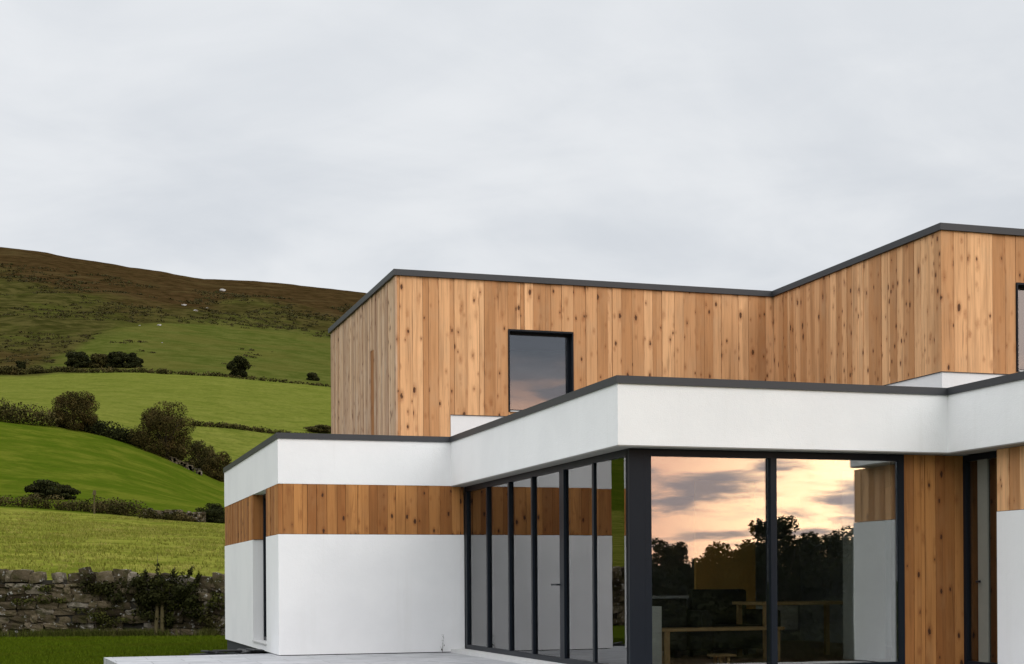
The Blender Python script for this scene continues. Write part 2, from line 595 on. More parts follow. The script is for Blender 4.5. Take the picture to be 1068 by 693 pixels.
def pix_of(X, Y, Z):
    x = F * X / Y; y = -F * (Z - CAMZ) / Y
    c, s = math.cos(ROLL), math.sin(ROLL)
    return CX + x * c - y * s, HZ + x * s + y * c


def sm(x, a, b):
    t = np.clip((x - a) / (b - a), 0, 1); return t * t * (3 - 2 * t)


def masks(X, Y, Z):
    Yp = np.where(Y > 5, Y, 5)
    px, py = pix_of(X, Yp, Z)
    px = np.where(Y > 5, px, -500)
    far = (Y > 300)
    ym = np.interp(px, [-900, 0, 40, 75, 100, 135, 170, 230, 260, 300, 345, 600], [386, 386, 386, 377, 352, 344, 336, 334, 338, 345, 352, 400])
    ed = fbm(X / 38, Y / 60, 4, 5) * 26
    moor = sm(ym + ed - py, -5, 9) * far
    yh = np.interp(px, [-900, 0, 40, 100, 140, 190, 230, 300, 345, 600], [290, 292, 300, 316, 328, 334, 330, 328, 334, 400])
    heath = sm(yh + fbm(X / 70, Y / 110, 4, 9) * 46 - py, -8, 10)
    # a tan bracken slope low on the left
    bra = sm(50 - px, -30, 30) * sm(py, 350, 372) * sm(fbm(X / 22, Y / 30, 3, 17) + .2, 0, .3)
    heath = np.maximum(heath, bra * .8) * far
    lush = ((Y > 109) & (Y <= 205)) * 1.0
    lush = np.maximum(lush, (Y < 39.5) * 1.0)
    lush = np.maximum(lush, .85 * (Y > 362))
    dry = sm(Y, 40, 41) * (1 - sm(Y, 108, 111)) * .95
    dry = np.maximum(dry, .38 * (Y > 205) * (Y < 360))
    return moor, heath, lush, dry


def full_height(X, Y):
    Z = base_height(X, Y)
    mo, he, lu, dr = masks(X, Y, Z)
    amp = sm(np.hypot(X, Y), 40, 60)
    Z = Z + amp * (fbm(X / 4, Y / 4, 3, 2) * .16 + fbm(X / 17, Y / 17, 3, 3) * .5 * sm(Y, 60, 150))
    Z = Z + mo * (1 - sm(Y, 760, 960)) * (fbm(X / 34, Y / 50, 4, 21) * 6.0 + fbm(X / 9, Y / 14, 3, 31) * 1.0)
    Z = Z + sm(Y, 900, 1000) * mo * fbm(X / 20, Y / 300, 3, 41) * 1.6
    return Z


def build_terrain():
    fine = np.radians(np.arange(-24, -5.0, .055))
    left = np.radians(np.arange(-60, -24, .5))
    rest = np.radians(np.arange(-5.0, 300, 2.5))
    az = np.concatenate([left, fine, rest])
    az = az[az < math.radians(299.9)]
    rr = np.concatenate([[.5, 2, 5, 10], np.arange(14, 38, 1.5), np.geomspace(38, 1150, 430), np.geomspace(1200, 5500, 14)])
    A, R_ = np.meshgrid(az, rr)
    X = (R_ * np.sin(A)).ravel(); Y = (R_ * np.cos(A)).ravel()
    Z = full_height(X, Y)
    mo, he, lu, dr = masks(X, Y, base_height(X, Y))
    nr, na = A.shape
    V = np.stack([X, Y, Z], 1)
    V = np.vstack([V, [[0, 0, LAWN]]])
    i = np.arange(nr - 1)[:, None] * na + np.arange(na)[None, :]
    j = np.arange(nr - 1)[:, None] * na + (np.arange(na)[None, :] + 1) % na
    q = np.stack([i, i + na, j + na, j], 2).reshape(-1, 4)
    faces = q.tolist()
    c = len(V) - 1
    faces += [[c, k, (k + 1) % na] for k in range(na)]
    me = bpy.data.meshes.new('hillside')
    me.from_pydata(V.tolist(), [], faces)
    for nm, arr in (('moor', mo), ('heath', he), ('lush', lu), ('dry', dr), ('upper', sm(Y, 358, 364))):
        at = me.attributes.new(nm, 'FLOAT', 'POINT')
        at.data.foreach_set('value', np.append(arr, 0).astype(np.float32))
    me.polygons.foreach_set('use_smooth', np.ones(len(me.polygons), bool))
    o = link('hillside', me, M['ground'])
    tag(o, 'green fields rising to a brown moorland hill behind the house', 'hillside', kind='structure')
    return o


build_terrain()


def ground_at(px, py):
    """the point where the ground carries picture point px,py"""
    d = ray(px, py)
    Ys = np.geomspace(41, 1100, 3000)
    z = full_height(d[0] * Ys, Ys)
    line = CAMZ + d[2] * Ys
    k = np.argmax(z >= line)
    return Vector((d[0] * Ys[k], Ys[k], z[k]))


def gz(x, y):
    return float(full_height(x, y)[0])


# ------------------------------------------------------------------ grass
def grass(name, n, sampler, hmin, hmax, wid, mat, seed, blades=4, lean=.6):
    r = np.random.default_rng(seed)
    X, Y = sampler(r, n)
    Z = full_height(X, Y)
    n = len(X)
    P = np.repeat(np.stack([X, Y, Z], 1), blades, 0)
    m = len(P)
    a = r.uniform(0, 2 * math.pi, m)
    h = r.uniform(hmin, hmax, m)
    P[:, :2] += r.normal(0, hmin * .5, (m, 2))
    side = np.stack([np.cos(a), np.sin(a), np.zeros(m)], 1) * (wid * r.uniform(.6, 1.4, m))[:, None]
    tip = np.stack([-np.sin(a) * lean * r.normal(0, 1, m), np.cos(a) * lean * r.normal(0, 1, m), np.ones(m)], 1) * h[:, None]
    v = np.empty((m, 3, 3))
    v[:, 0] = P - side - [0, 0, .03]; v[:, 1] = P + side - [0, 0, .03]; v[:, 2] = P + tip
    me = bpy.data.meshes.new(name)
    me.vertices.add(m * 3); me.loops.add(m * 3); me.polygons.add(m)
    me.vertices.foreach_set('co', v.ravel())
    me.loops.foreach_set('vertex_index', np.arange(m * 3, dtype=np.int32))
    me.polygons.foreach_set('loop_start', np.arange(0, m * 3, 3, dtype=np.int32))
    me.update(calc_edges=True)
    return link(name, me, M[mat])


def samp_field(r, n):
    Y = np.sqrt(r.uniform(42 ** 2, 107 ** 2, n)); u = r.uniform(-.37, -.15, n)
    X = u * Y
    k = fbm(X / 3.0, Y / 5.0, 3, 77) + r.normal(0, .12, n) > -.05
    return X[k], Y[k]


def samp_lawn(r, n):
    Y = r.uniform(21.9, 37.6, n); u = r.uniform(-.37, -.15, n)
    X = u * Y
    a = (X - QX) * CT + (Y - QY) * ST; b = -(X - QX) * ST + (Y - QY) * CT
    k = ~(((a > -2.70) & (b < 13.9)) | ((a > -5.2) & (b < 8.0)))
    return X[k], Y[k]


tag(grass('rough_grass', 22000, samp_field, .05, .15, .018, 'grass_dry', 5), 'tufty yellow green pasture grass just beyond the stone wall', 'grass', kind='stuff')
tag(grass('lawn_grass', 26000, samp_lawn, .03, .065, .012, 'grass_lawn', 6), 'short green lawn between the stone wall and the terrace', 'grass', kind='stuff')



def samp_foot(r, n):
    X = r.uniform(-16, -6.2, n)
    Y = 37.72 - np.abs(r.normal(0, .14, n))
    k = fbm(X / .9, Y, 2, 5) > -.12
    return X[k], Y[k]


tag(grass('long_grass', 2600, samp_foot, .07, .26, .012, 'grass_foot', 16, 5), 'longer dull grass and weeds along the foot of the stone wall', 'grass', kind='stuff')

# ------------------------------------------------------------------ terrace
tm = MB()
tm.prism([(-5.07, 7.55), (-4.94, 5.3), (-4.5, -1.9), (12, -1.9), (12, 13.0), (-2.45, 13.0), (-2.45, 7.72)], -.40, -.012)
t = tm.build('terrace', M['paving'])
t.location = (QX, QY, 0); t.rotation_euler = (0, 0, TH)
tag(t, 'pale grey stone paved terrace along the house', 'terrace', kind='structure')

# ------------------------------------------------------------------ the house
ZT, ZF, ZB = 3.2546, 2.511, 1.769
CAPH = .085
AL, BF, BB = -2.6194, 6.8853, 13.75
AR, BW, EW = 4.083, -1.70, .21
BWW = -1.98            # front of the wing's wall
AU, BU, AS, BS, BUB, ZU = -.676, 7.624, 5.813, 2.711, 13.186, 5.9075
AE = 9.5                      # right end, out of frame
AWF = AR + EW                 # wing flank wall plane

H = empty('house', (QX, QY, 0), TH)
tag(H, 'modern white rendered house with larch clad upper storey and dark glazing', 'house')


def part(mb, name, mat, parent=H, label=None):
    o = mb.build(name, M[mat], parent)
    if label: o['label'] = label
    return o


def frame_b(mb, pos, thick, s0, s1, z0, z1, w):          # frame in a plane b = pos
    mb.box(s0, s1, pos, pos + thick, z0, z0 + w); mb.box(s0, s1, pos, pos + thick, z1 - w, z1)
    mb.box(s0, s0 + w, pos, pos + thick, z0 + w, z1 - w); mb.box(s1 - w, s1, pos, pos + thick, z0 + w, z1 - w)


def frame_a(mb, pos, thick, s0, s1, z0, z1, w):          # frame in a plane a = pos
    mb.box(pos, pos + thick, s0, s1, z0, z0 + w); mb.box(pos, pos + thick, s0, s1, z1 - w, z1)
    mb.box(pos, pos + thick, s0, s0 + w, z0 + w, z1 - w); mb.box(pos, pos + thick, s1 - w, s1, z0 + w, z1 - w)


# --- left block, ground floor walls (white) with the deep side opening
OB0, OB1, OZ0 = 8.17, 9.72, .10
mb = MB()
mb.box(AL, EW - .01, BF, BF + .30, 0, ZB)                                   # front, white
wall(mb, 'a', AL, .32, BF + .30, BB, 0, ZB, [(OB0, OB1, OZ0, ZB)])
mb.box(AL + .32, AE, BB - .3, BB, 0, ZF)                                    # back wall
part(mb, 'rendered_wall', 'render')
mb = MB()
mb.box(AL + .03, EW - .01, BF + .03, BF + .30, ZB, ZF)                       # backing behind the timber band
wall(mb, 'a', AL + .03, .29, BF + .30, BB, ZB, ZF, [(OB0, OB1, ZB, ZF)])
part(mb, 'band_backing', 'black')
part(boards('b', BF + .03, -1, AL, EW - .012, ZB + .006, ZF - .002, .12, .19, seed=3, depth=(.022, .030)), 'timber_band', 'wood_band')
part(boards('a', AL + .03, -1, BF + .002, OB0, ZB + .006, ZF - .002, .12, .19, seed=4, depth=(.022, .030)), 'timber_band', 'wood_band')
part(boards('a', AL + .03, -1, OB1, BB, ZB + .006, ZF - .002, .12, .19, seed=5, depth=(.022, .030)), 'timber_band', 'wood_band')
# timber lining of the opening's far jamb and near jamb
part(MB().box(AL + .012, AL + .17, OB1 - .022, OB1 - .002, ZB + .006, ZF - .002), 'jamb_lining', 'wood_band')
part(MB().box(AL + .012, AL + .17, OB0 + .002, OB0 + .022, ZB + .006, ZF - .002), 'jamb_lining', 'wood_band')
mb = MB(); frame_a(mb, AL + .17, .07, OB0 + .001, OB1 - .001, OZ0 + .02, ZF - .001, .06)
w = part(mb, 'window', 'dark', label='tall narrow recessed side window')
part(MB().box(AL + .20, AL + .212, OB0 + .06, OB1 - .06, OZ0 + .08, ZF - .06), 'pane', 'glass', w)
part(MB().box(AL - .02, AL + .17, OB0 + .002, OB1 - .002, OZ0, OZ0 + .02), 'sill', 'sill', w)
# plinth
part(MB().box(AL + .035, EW + .3, BF + .035, BB - .03, -.6, -.001), 'plinth', 'plinth')

# --- the flat roof line: fascia, parapet, capping
RO = [(AL, BF), (0, BF), (0, 0), (AR, 0), (AR, BW), (AE, BW), (AE, BB), (AL, BB)]
mb = MB(); mb.ring(RO, offset(RO, -.30), ZF, ZT - CAPH + .002)
part(mb, 'parapet', 'render')
mb = MB(); mb.ring(offset(RO, .018), offset(RO, -.33), ZT - CAPH, ZT)
part(mb, 'parapet_capping', 'cap')
mb = MB(); mb.prism(offset(RO, -.295), ZF + .05, 2.98)
part(mb, 'roof_deck', 'cap')
# soffit boards under the overhang (just above the fascia's lower edge)
sof = [(.30, BF - .002), (.30, .30), (AR + .30, .30), (AR + .30, BW + .3), (AE - .3, BW + .3), (AE - .3, BB - .3), (.30, BB - .3)]
mb = MB()
mb.box(.005, .30, .30, BF - .002, ZF - .012, ZF - .001)
mb.box(.005, AR + .3, .005, .30, ZF - .012, ZF - .001)
mb.box(AR + .005, AR + .3, BW + .005, .005, ZF - .012, ZF - .001)
part(mb, 'soffit', 'soffit')

# --- glazed screen along the left flank of the main block (plane a = EW)
ZG0 = .055
GT = ZF - .014
scr = part(MB().box(EW, EW + .10, .25, BF, GT - .075, GT).box(EW, EW + .10, .25, BF, .0, ZG0 + .05), 'glazed_screen', 'dark', label='long glazed screen of six tall panes')
mull = [(6.60, 6.80), (5.50, 5.69), (4.455, 4.62), (3.43, 3.605), (2.20, 2.47), (1.15, 1.32)]
for i, (b0, b1) in enumerate(mull):
    c, wd = (b0 + b1) / 2 + .095, (.06 if i != 4 else .16)
    if i == 0: b1, b0 = 6.883, 6.76
    else: b0, b1 = c - wd / 2, c + wd / 2
    part(MB().box(EW - .004, EW + .052, b0, b1, ZG0 + .05, GT - .075), 'mullion', 'dark', scr)
    mull[i] = (b0, b1)
edges = [m for m in mull] + [(.25, .30)]
for i, (hi, lo) in enumerate(zip(edges, edges[1:])):
    if i < 5:
        part(MB().box(EW + .030, EW + .042, lo[1], hi[0], ZG0 + .05, GT - .075), 'pane', 'glass', scr)
    else:   # end pane, tilt added so its reflection clears the block and shows hillside
        mb = MB().box(0, .008, -(hi[0] - lo[1]), 0, ZG0 + .05, GT - .075)
        o = part(mb, 'pane', 'glass', scr, 'end pane of the glazed screen, tilted to mirror the hillside')
        o.location = (EW + .016, hi[0], 0); o.rotation_euler = (0, 0, math.radians(2.0))
        part(MB().box(EW + .045, EW + .049, lo[1], hi[0], ZG0 + .05, GT - .075), 'pane', 'glass', scr)
part(MB().box(EW - .055, EW - .043, 2.49, 2.70, 1.0, 1.022).box(EW - .043, EW - .004, 2.49, 2.512, 1.0, 1.022), 'handle', 'dark', scr)
part(MB().box(-.02, EW, .20, BF - .002, -.011, .040), 'threshold', 'sill', scr)

# --- corner post and the front sliding window (plane b = EW)
part(MB().box(EW, .395, EW, EW + .10, 0, GT).box(EW, EW + .10, EW + .10, .25, 0, GT), 'corner_post', 'dark')
fw = MB()
frame_b(fw, EW, .10, .396, 3.635, .02, GT, .075)
sw = part(fw, 'sliding_window', 'dark', label='wide two pane window reflecting the sunset')
part(MB().box(1.915, 1.99, EW - .012, EW + .112, .095, GT - .075), 'mullion', 'dark', sw)
part(MB().box(.471, 1.915, EW + .05, EW + .062, .095, GT - .075), 'pane', 'glass', sw)
part(MB().box(1.99, 3.56, EW + .03, EW + .042, .095, GT - .075), 'pane', 'glass', sw)
# timber pier
part(MB().box(3.64, AWF + .14, EW + .035, EW + .30, 0, GT), 'pier_core', 'black')
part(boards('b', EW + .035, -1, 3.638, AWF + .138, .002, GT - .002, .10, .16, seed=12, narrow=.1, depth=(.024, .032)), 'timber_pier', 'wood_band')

# --- right wing: recessed glazed door in its flank, then timber over white render
DB0, DB1 = -.62, EW + .0
mb = MB()
mb.box(AWF, AWF + .3, BWW, DB0, 0, 1.80)
mb.box(AWF + .3, AE, BWW, BWW + .3, 0, ZF - .002)
part(mb, 'rendered_wall', 'render')
part(MB().box(AWF + .03, AWF + .3, BWW + .03, DB0 - .002, 1.80, GT), 'band_backing', 'black')
part(boards('a', AWF + .03, -1, BWW, DB0, 1.806, GT - .002, .10, .16, seed=21, depth=(.022, .03)), 'timber_band', 'wood_front')
mb = MB(); frame_a(mb, AWF + .14, .07, DB0 + .001, DB1 + .02, .02, GT, .07)
d = part(mb, 'door', 'dark', label='narrow dark framed glazed door in the side of the right wing')
part(MB().box(AWF + .17, AWF + .182, DB0 + .07, DB1 - .05, .09, GT - .07), 'pane', 'glass', d)
part(MB().tube([(AWF + .10, -.085, 1.02), (AWF + .10, -.15, 1.02)], .012).box(AWF + .10, AWF + .151, -.10, -.08, 1.008, 1.032), 'handle', 'dark', d)

part(MB().box(AWF + .15, AWF + .169, -.235, -.05, .09, GT - .07), 'door_panel', 'sage', d)
# --- upper storey
UO = [(AU, BU), (AS, BU), (AS, BS), (AE - .4, BS), (AE - .4, BUB), (AU, BUB)]
ZUB = 2.99
WIN = (1.152, 2.25, 3.75, 5.065)
WIN2 = (7.01, 8.1, 3.925, 5.165)
ZW1, ZW2 = 3.68, 3.886
PB = .03
mb = MB()
wall(mb, 'b', BU + PB, .27, AU + PB, AS - PB + .06, ZUB, ZU - .09, [WIN])
wall(mb, 'a', AU + PB, .27, BU + .30, BUB - PB, ZUB, ZU - .09)
wall(mb, 'a', AS + PB, .27, BS + PB, BU + PB - .001, ZUB, ZU - .09)
wall(mb, 'b', BS + PB, .27, AS + .30, AE - .43, ZUB, ZU - .09, [WIN2])
mb.box(AU + .30, AE - .43, BUB - .3, BUB - PB, ZUB, ZU - .09)
mb.box(AE - .7, AE - .43, BS + .3, BUB - .3, ZUB, ZU - .09)
part(mb, 'wall_backing', 'black')
AW0 = .197
SLOT = (9.26, 9.52, 4.92)
part(MB().box(AU + .012, AU + PB - .001, SLOT[0] + .003, SLOT[1] - .003, ZUB, SLOT[2] - .003), 'recessed_strip', 'wood_band', label='dark recessed strip in the end wall cladding')
zt = ZU - .095
part(boards('b', BU + PB, -1, AU, AW0, ZUB, zt, .15, .23, seed=31), 'cladding', 'wood_front')
part(boards('b', BU + PB, -1, AW0, AS + PB - .003, ZW1, zt, .15, .23, [WIN], seed=32), 'cladding', 'wood_front')
part(boards('a', AU + PB, -1, BU + .004, BUB, ZUB, zt, .11, .17, [(SLOT[0], SLOT[1], ZUB, SLOT[2])], seed=33, narrow=.4, depth=(.016, .030)), 'cladding', 'wood_side', label='weathered greyish larch boards on the end wall')
part(boards('a', AS + PB, -1, BS + .004, BU - .002, ZW2, zt, .13, .20, seed=34), 'cladding', 'wood_front')
part(boards('b', BS + PB, -1, AS, AE - .4, ZW2, zt, .15, .23, [WIN2], seed=35), 'cladding', 'wood_front')
# white upstand below the cladding
mb = MB()
mb.box(AW0 + .004, AS + .02, BU + .004, BU + PB - .002, ZUB, ZW1 - .008)
mb.box(AS + .004, AS + PB - .002, BS + .030, BU + .004, ZUB, ZW2 - .008)
mb.box(AS + .004, AE - .4, BS + .004, BS + PB - .002, ZUB, ZW2 - .008)
part(mb, 'upstand', 'render')
mb = MB()
mb.box(AW0 + .004, WIN[0], BU - .012, BU + PB - .002, ZW1 - .006, ZW1 - .001)
part(mb, 'drip_trim', 'cap')
mb = MB()
mb.box(AS - .012, AS + PB - .002, BS - .012, BU - .02, ZW2 - .006, ZW2 - .001)
mb.box(AS + PB - .002, AE - .4, BS - .012, BS + PB - .002, ZW2 - .006, ZW2 - .001)
part(mb, 'drip_trim', 'cap')
part(MB().box(4.1, AS - .9, .32, .60, ZT - .12, ZT + .012), 'roof_flashing', 'dark')  # small dark flashing strip at the parapet edge


def upper_window(W4, pos, label):
    s0, s1, z0, z1 = W4
    mb = MB()   # dark metal lining, 20 mm, standing a little proud of the boards
    p0, p1 = pos - .012, pos + .20
    e = .002
    mb.box(s0 + e, s0 + .022, p0, p1, z0 + e, z1 - e); mb.box(s1 - .022, s1 - e, p0, p1, z0 + e, z1 - e)
    mb.box(s0 + .022, s1 - .022, p0, p1, z1 - .03, z1 - e)
    w = part(mb, 'window', 'dark', label=label)
    mb = MB(); frame_b(mb, pos + .13, .06, s0 + .023, s1 - .023, z0 + .02, z1 - .031, .034)
    part(mb, 'frame', 'dark', w)
    part(MB().box(s0 + .057, s1 - .057, pos + .155, pos + .167, z0 + .054, z1 - .065), 'pane', 'glass', w)
    part(MB().box(s0 + .023, s1 - .023, pos - .03, pos + .129, z0 + .001, z0 + .018), 'sill', 'sill', w)


upper_window(WIN, BU, 'square dark framed window in the upper storey')
upper_window(WIN2, BS, 'upper window at the right edge of the photo')
# roof of the upper storey
mb = MB(); mb.ring(offset(UO, .03), offset(UO, -.32), ZU - .093, ZU)
part(mb, 'roof_capping', 'cap')
part(MB().prism(offset(UO, -.30), ZU - .30, ZU - .12), 'roof_deck', 'cap')

# --- inside
part(MB().box(EW + .12, AE - .3, EW + .32, BB - .32, -.05, .012), 'interior_floor', 'floor')
part(MB().box(EW + .12, AE - .3, EW + .32, BB - .32, ZF - .02, ZF + .03), 'ceiling', 'plaster')
mb = MB()
mb.box(EW + .3, 6.6, 8.2, 8.35, .012, ZF - .03)               # back wall of the living room
mb.box(6.6, 6.75, 1.2, 8.35, .012, ZF - .03)
part(mb, 'interior_wall', 'grey_plaster')
def a_at(px, b):
    u = (px - CX) / F
    t = (b - QX * ST + QY * CT) / (-u * ST + CT)
    return (u * t - QX) * CT + (t - QY) * ST


part(MB().box(a_at(726, 4.2), a_at(788, 4.2), 4.2, 4.26, .62, ZF - .05), 'wall_panel', 'ochre')
part(MB().box(a_at(690, 4.2), a_at(788, 4.2), 4.2, 4.28, .012, .60), 'half_wall', 'grey_plaster')
part(MB().box(a_at(786, 5.4), a_at(832, 5.4), 5.4, 5.46, .30, .66), 'half_wall', 'plaster')
part(MB().box(2.3, 3.3, 8.14, 8.197, .1, 1.9), 'fireplace', 'charcoal')
part(MB().box(4.15, 4.60, 2.2, 2.5, .012, ZF - .03), 'pillar', 'plaster')
part(MB().box(4.75, 4.95, 1.5, 1.6, .012, ZF - .03), 'pillar', 'ochre')
part(MB().box(.85, 1.05, 1.3, 1.6, .012, .75), 'pedestal', 'plaster')


def furniture(name, a, b, rz, label, cat):
    p = to_world(a, b, .012)
    return tag(empty(name, p, TH + rz), label, cat)


def table(name, a, b, L, Wd, Hh, label, cat, th=.04, leg=.06, rz=0):
    o = furniture(name, a, b, rz, label, cat)
    part(MB().box(-L / 2, L / 2, -Wd / 2, Wd / 2, Hh - th, Hh, .006), 'table_top' if cat == 'table' else 'seat', 'oak', o)
    for sx in (-1, 1):
        for sy in (-1, 1):
            x, y = sx * (L / 2 - .08), sy * (Wd / 2 - .06)
            part(MB().box(x - leg / 2, x + leg / 2, y - leg / 2, y + leg / 2, 0, Hh - th), 'leg', 'oak', o)
    return o


table('dining_bench', 2.35, 2.5, 1.7, .36, .44, 'long oak bench inside behind the wide sunset window', 'bench')
table('dining_table', 3.85, 3.2, 1.5, .9, .75, 'oak table standing inside near the right of the wide window', 'table')
table('low_stool', 1.75, 1.15, .26, .26, .17, 'small low wooden stool on the floor inside the wide window', 'stool', .03, .035)
o = furniture('armchair', 3.0, 3.55, 0, 'dark charcoal armchair standing inside behind the bench', 'armchair')
part(MB().box(-.42, .42, -.4, .4, .12, .44, .04), 'seat', 'charcoal', o)
part(MB().box(-.42, .42, .28, .45, .44, .92, .05), 'backrest', 'charcoal', o)
for sx in (-1, 1):
    part(MB().box(sx * .5 - .09, sx * .5 + .09, -.4, .45, .1, .64, .04), 'armrest', 'charcoal', o)
    for sy in (-1, 1): part(MB().box(sx * .42 - .025, sx * .42 + .025, sy * .33 - .025, sy * .33 + .025, 0, .12), 'leg', 'darkwood', o)
o = furniture('sideboard', 1.75, 3.7, 0, 'dark low sideboard inside by the left of the wide window', 'sideboard')
part(MB().box(-.6, .6, -.22, .22, .1, .8, .01), 'body', 'charcoal', o)
part(MB().box(-.62, .62, -.24, .24, .803, .84), 'table_top', 'grey_plaster', o)
for sx in (-1, 1):
    part(MB().box(sx * .5 - .03, sx * .5 + .03, -.18, .18, 0, .1), 'leg', 'darkwood', o)

# ------------------------------------------------------------------ the dry stone wall
def stone_wall():
    r = random.Random(5)
    bm = bmesh.new()
    tb = bmesh.new()
    bmesh.ops.create_cube(tb, size=1.0)
    bmesh.ops.subdivide_edges(tb, edges=tb.edges[:], cuts=2, use_grid_fill=True)
    tb.verts.index_update()
    TV = [v.co.copy() for v in tb.verts]; TF = [[v.index for v in f.verts] for f in tb.faces]
    tb.free()

    def stone(c, sx, sy, sz, rot=0):
        vs = [bm.verts.new(q) for q in TV]
        for f in TF: bm.faces.new([vs[i] for i in f])
        cr, sr = math.cos(rot), math.sin(rot)
        sk = r.uniform(-.14, .14); sk2 = r.uniform(-.14, .14)
        for v in vs:
            p = v.co
            q = Vector((p.x, p.y, p.z))
            L = q.length
            q = q.lerp(q.normalized() * .58, .32)
            q += Vector((r.uniform(-1, 1), r.uniform(-1, 1), r.uniform(-1, 1))) * .055
            q.z += sk * q.x; q.x += sk2 * q.z
            x, y, z = q.x * sx, q.y * sy, q.z * sz
            v.co = (c[0] + x * cr - z * sr, c[1] + y, c[2] + x * sr + z * cr)

    def top(x): return float(np.interp(x, [-24, -13.1, -10.5, -9, -7.4, -3], [1.30, 1.23, 1.16, 1.03, 1.0, .95]))
    z = LAWN + .04
    while z < 1.35:
        h = r.uniform(.09, .22)
        x = -24
        while x < -4.6:
            w = r.uniform(.16, .62) * (1 if h > .12 else .8)
            zz = z + r.uniform(-.02, .02)
            if zz + h < top(x + w / 2) + .03 and r.random() > .02:
                stone((x + w / 2, 38 + r.uniform(-.05, .05), zz + h / 2), w * 1.04, .42 * r.uniform(.8, 1.15), h * 1.06, r.uniform(-.06, .06))
            x += w
        z += h * .97
    x = -24
    while x < -4.6:   # upright coping stones
        w = r.uniform(.14, .42)
        hh = r.uniform(.26, .42)
        if r.random() > .08:
            stone((x + w / 2, 38 + r.uniform(-.06, .06), top(x) + hh / 2 - .10), w * 1.1, .42, hh, r.uniform(-.3, .3))
        x += w
    me = bpy.data.meshes.new('stone_wall')
    bm.to_mesh(me); bm.free()
    o = empty('stone_wall', (0, 0, 0))
    tag(o, 'old dry stone wall with upright coping along the back of the lawn', 'stone wall')
    link('stonework', me, M['stone'], o)
    c = MB()
    xs = [-24, -13.1, -10.5, -9, -7.4, -4.6]
    for a, b in zip(xs, xs[1:]):
        c.box(a, b, 37.88, 38.12, -.6, min(top(a), top(b)) + .02)
    c.build('wall_core', M['earth'], o)
    return o


stone_wall()


def plant(name, label, cat, origin, blobs, n, lsize, mat, seed, stems=(), group=None, part_names=('foliage', 'stem'), aspect=.6):
    o = empty(name, origin)
    tag(o, label, cat, group)
    p, d = blob_leaves(blobs, n, seed, .3)
    link(part_names[0], leaf_mesh(part_names[0], p, d, lsize, aspect, seed), M[mat], o)
    if stems:
        for pts, r0 in stems:
            MB().tube(pts, [r0 * (1 - .7 * i / (len(pts) - 1)) for i in range(len(pts))], 5).build(part_names[1], M['bark'], o)
    return o


def wx(px, Y=38.0): return (px - CX) / F * Y


# bramble spilling over the wall
bx = wx(168)
rb = random.Random(3)
bl = []
for i in range(26):
    bl.append((rb.gauss(.05, .42), -.35 + rb.uniform(-.2, .25), 1.05 + rb.gauss(0, .24) - LAWN * 0, rb.uniform(.14, .28), .24, rb.uniform(.12, .22)))
for i in range(6):
    bl.append((rb.uniform(.0, .9), -.32, .7 + rb.gauss(0, .25), rb.uniform(.16, .3), .22, rb.uniform(.14, .26)))
for i in range(8):
    bl.append((rb.uniform(-1.5, -.2), -.25, 1.12 + rb.gauss(0, .12), rb.uniform(.16, .3), .25, rb.uniform(.1, .2)))
st = []
for i in range(14):
    bl.append((rb.uniform(-2.0, -.1), -.1 + rb.uniform(-.2, .1), 1.30 + rb.gauss(0, .09), rb.uniform(.14, .30), .25, rb.uniform(.1, .18)))
for dx, hh, ln in ((-.05, 2.1, .05), (.28, 1.75, .15), (-.25, 1.7, -.1), (.62, 1.82, .3), (.12, 1.6, -.1), (.85, 1.55, .2)):
    st.append(([(dx * .6, -.3, .5), (dx, -.3, 1.1), (dx + ln * .5, -.3, (1.1 + hh) / 2 + .05), (dx + ln, -.32, hh)], .018))
    for k in range(5):
        q = rb.uniform(.2, 1); bl.append((dx + ln * q, -.3, 1.2 + (hh - 1.2) * q, .07, .07, .08))
plant('bramble_bush', 'dark bramble bush with upright shoots growing over the stone wall', 'bush', (bx, 38, LAWN + .02), bl, 6500, .042, 'leaf_bramble', 8, st)
# ivy and moss trailing over the rest of the wall
bl = [(rb.uniform(-2.6, 2.2), -.27 + rb.uniform(-.05, .1), rb.uniform(.25, 1.4), rb.uniform(.10, .35), .10, rb.uniform(.06, .2)) for i in range(26)]
plant('ivy', 'olive ivy trailing over the face of the stone wall left of the bramble', 'ivy', (wx(120), 38, LAWN + .02), bl, 2400, .04, 'leaf_ivy', 9, [([(-.4, -.2, 0), (-.5, -.25, .6), (-.2, -.25, 1.2)], .015)])
bl = [(rb.uniform(-.5, .9), -.27, rb.uniform(.1, 1.1), rb.uniform(.12, .3), .12, rb.uniform(.1, .3)) for i in range(12)]
plant('ivy', 'yellowish ivy on the stone wall between the bramble and the house', 'ivy', (wx(210), 38, LAWN + .02), bl, 900, .045, 'leaf_ivy', 10, [([(.2, -.2, 0), (.1, -.25, .5), (.3, -.25, 1.0)], .015)])
for k, (px, hh, lean) in enumerate(((162.5, .86, .02), (169.5, .92, -.03))):
    o = MB().tube([(0, 0, -.1), (lean * .5, .06, hh * .5), (lean, .14, hh)], [.05, .05, .042], 7).build('wooden_stake', M['old_wood'])
    o.location = (wx(px, 37.55), 37.5, LAWN)
    tag(o, ('mossy wooden stake leaning on the stone wall, left one of two below the bramble' if k == 0 else
            'mossy wooden stake leaning on the stone wall, right one of two below the bramble'), 'stake', 'stakes leaning on the stone wall')

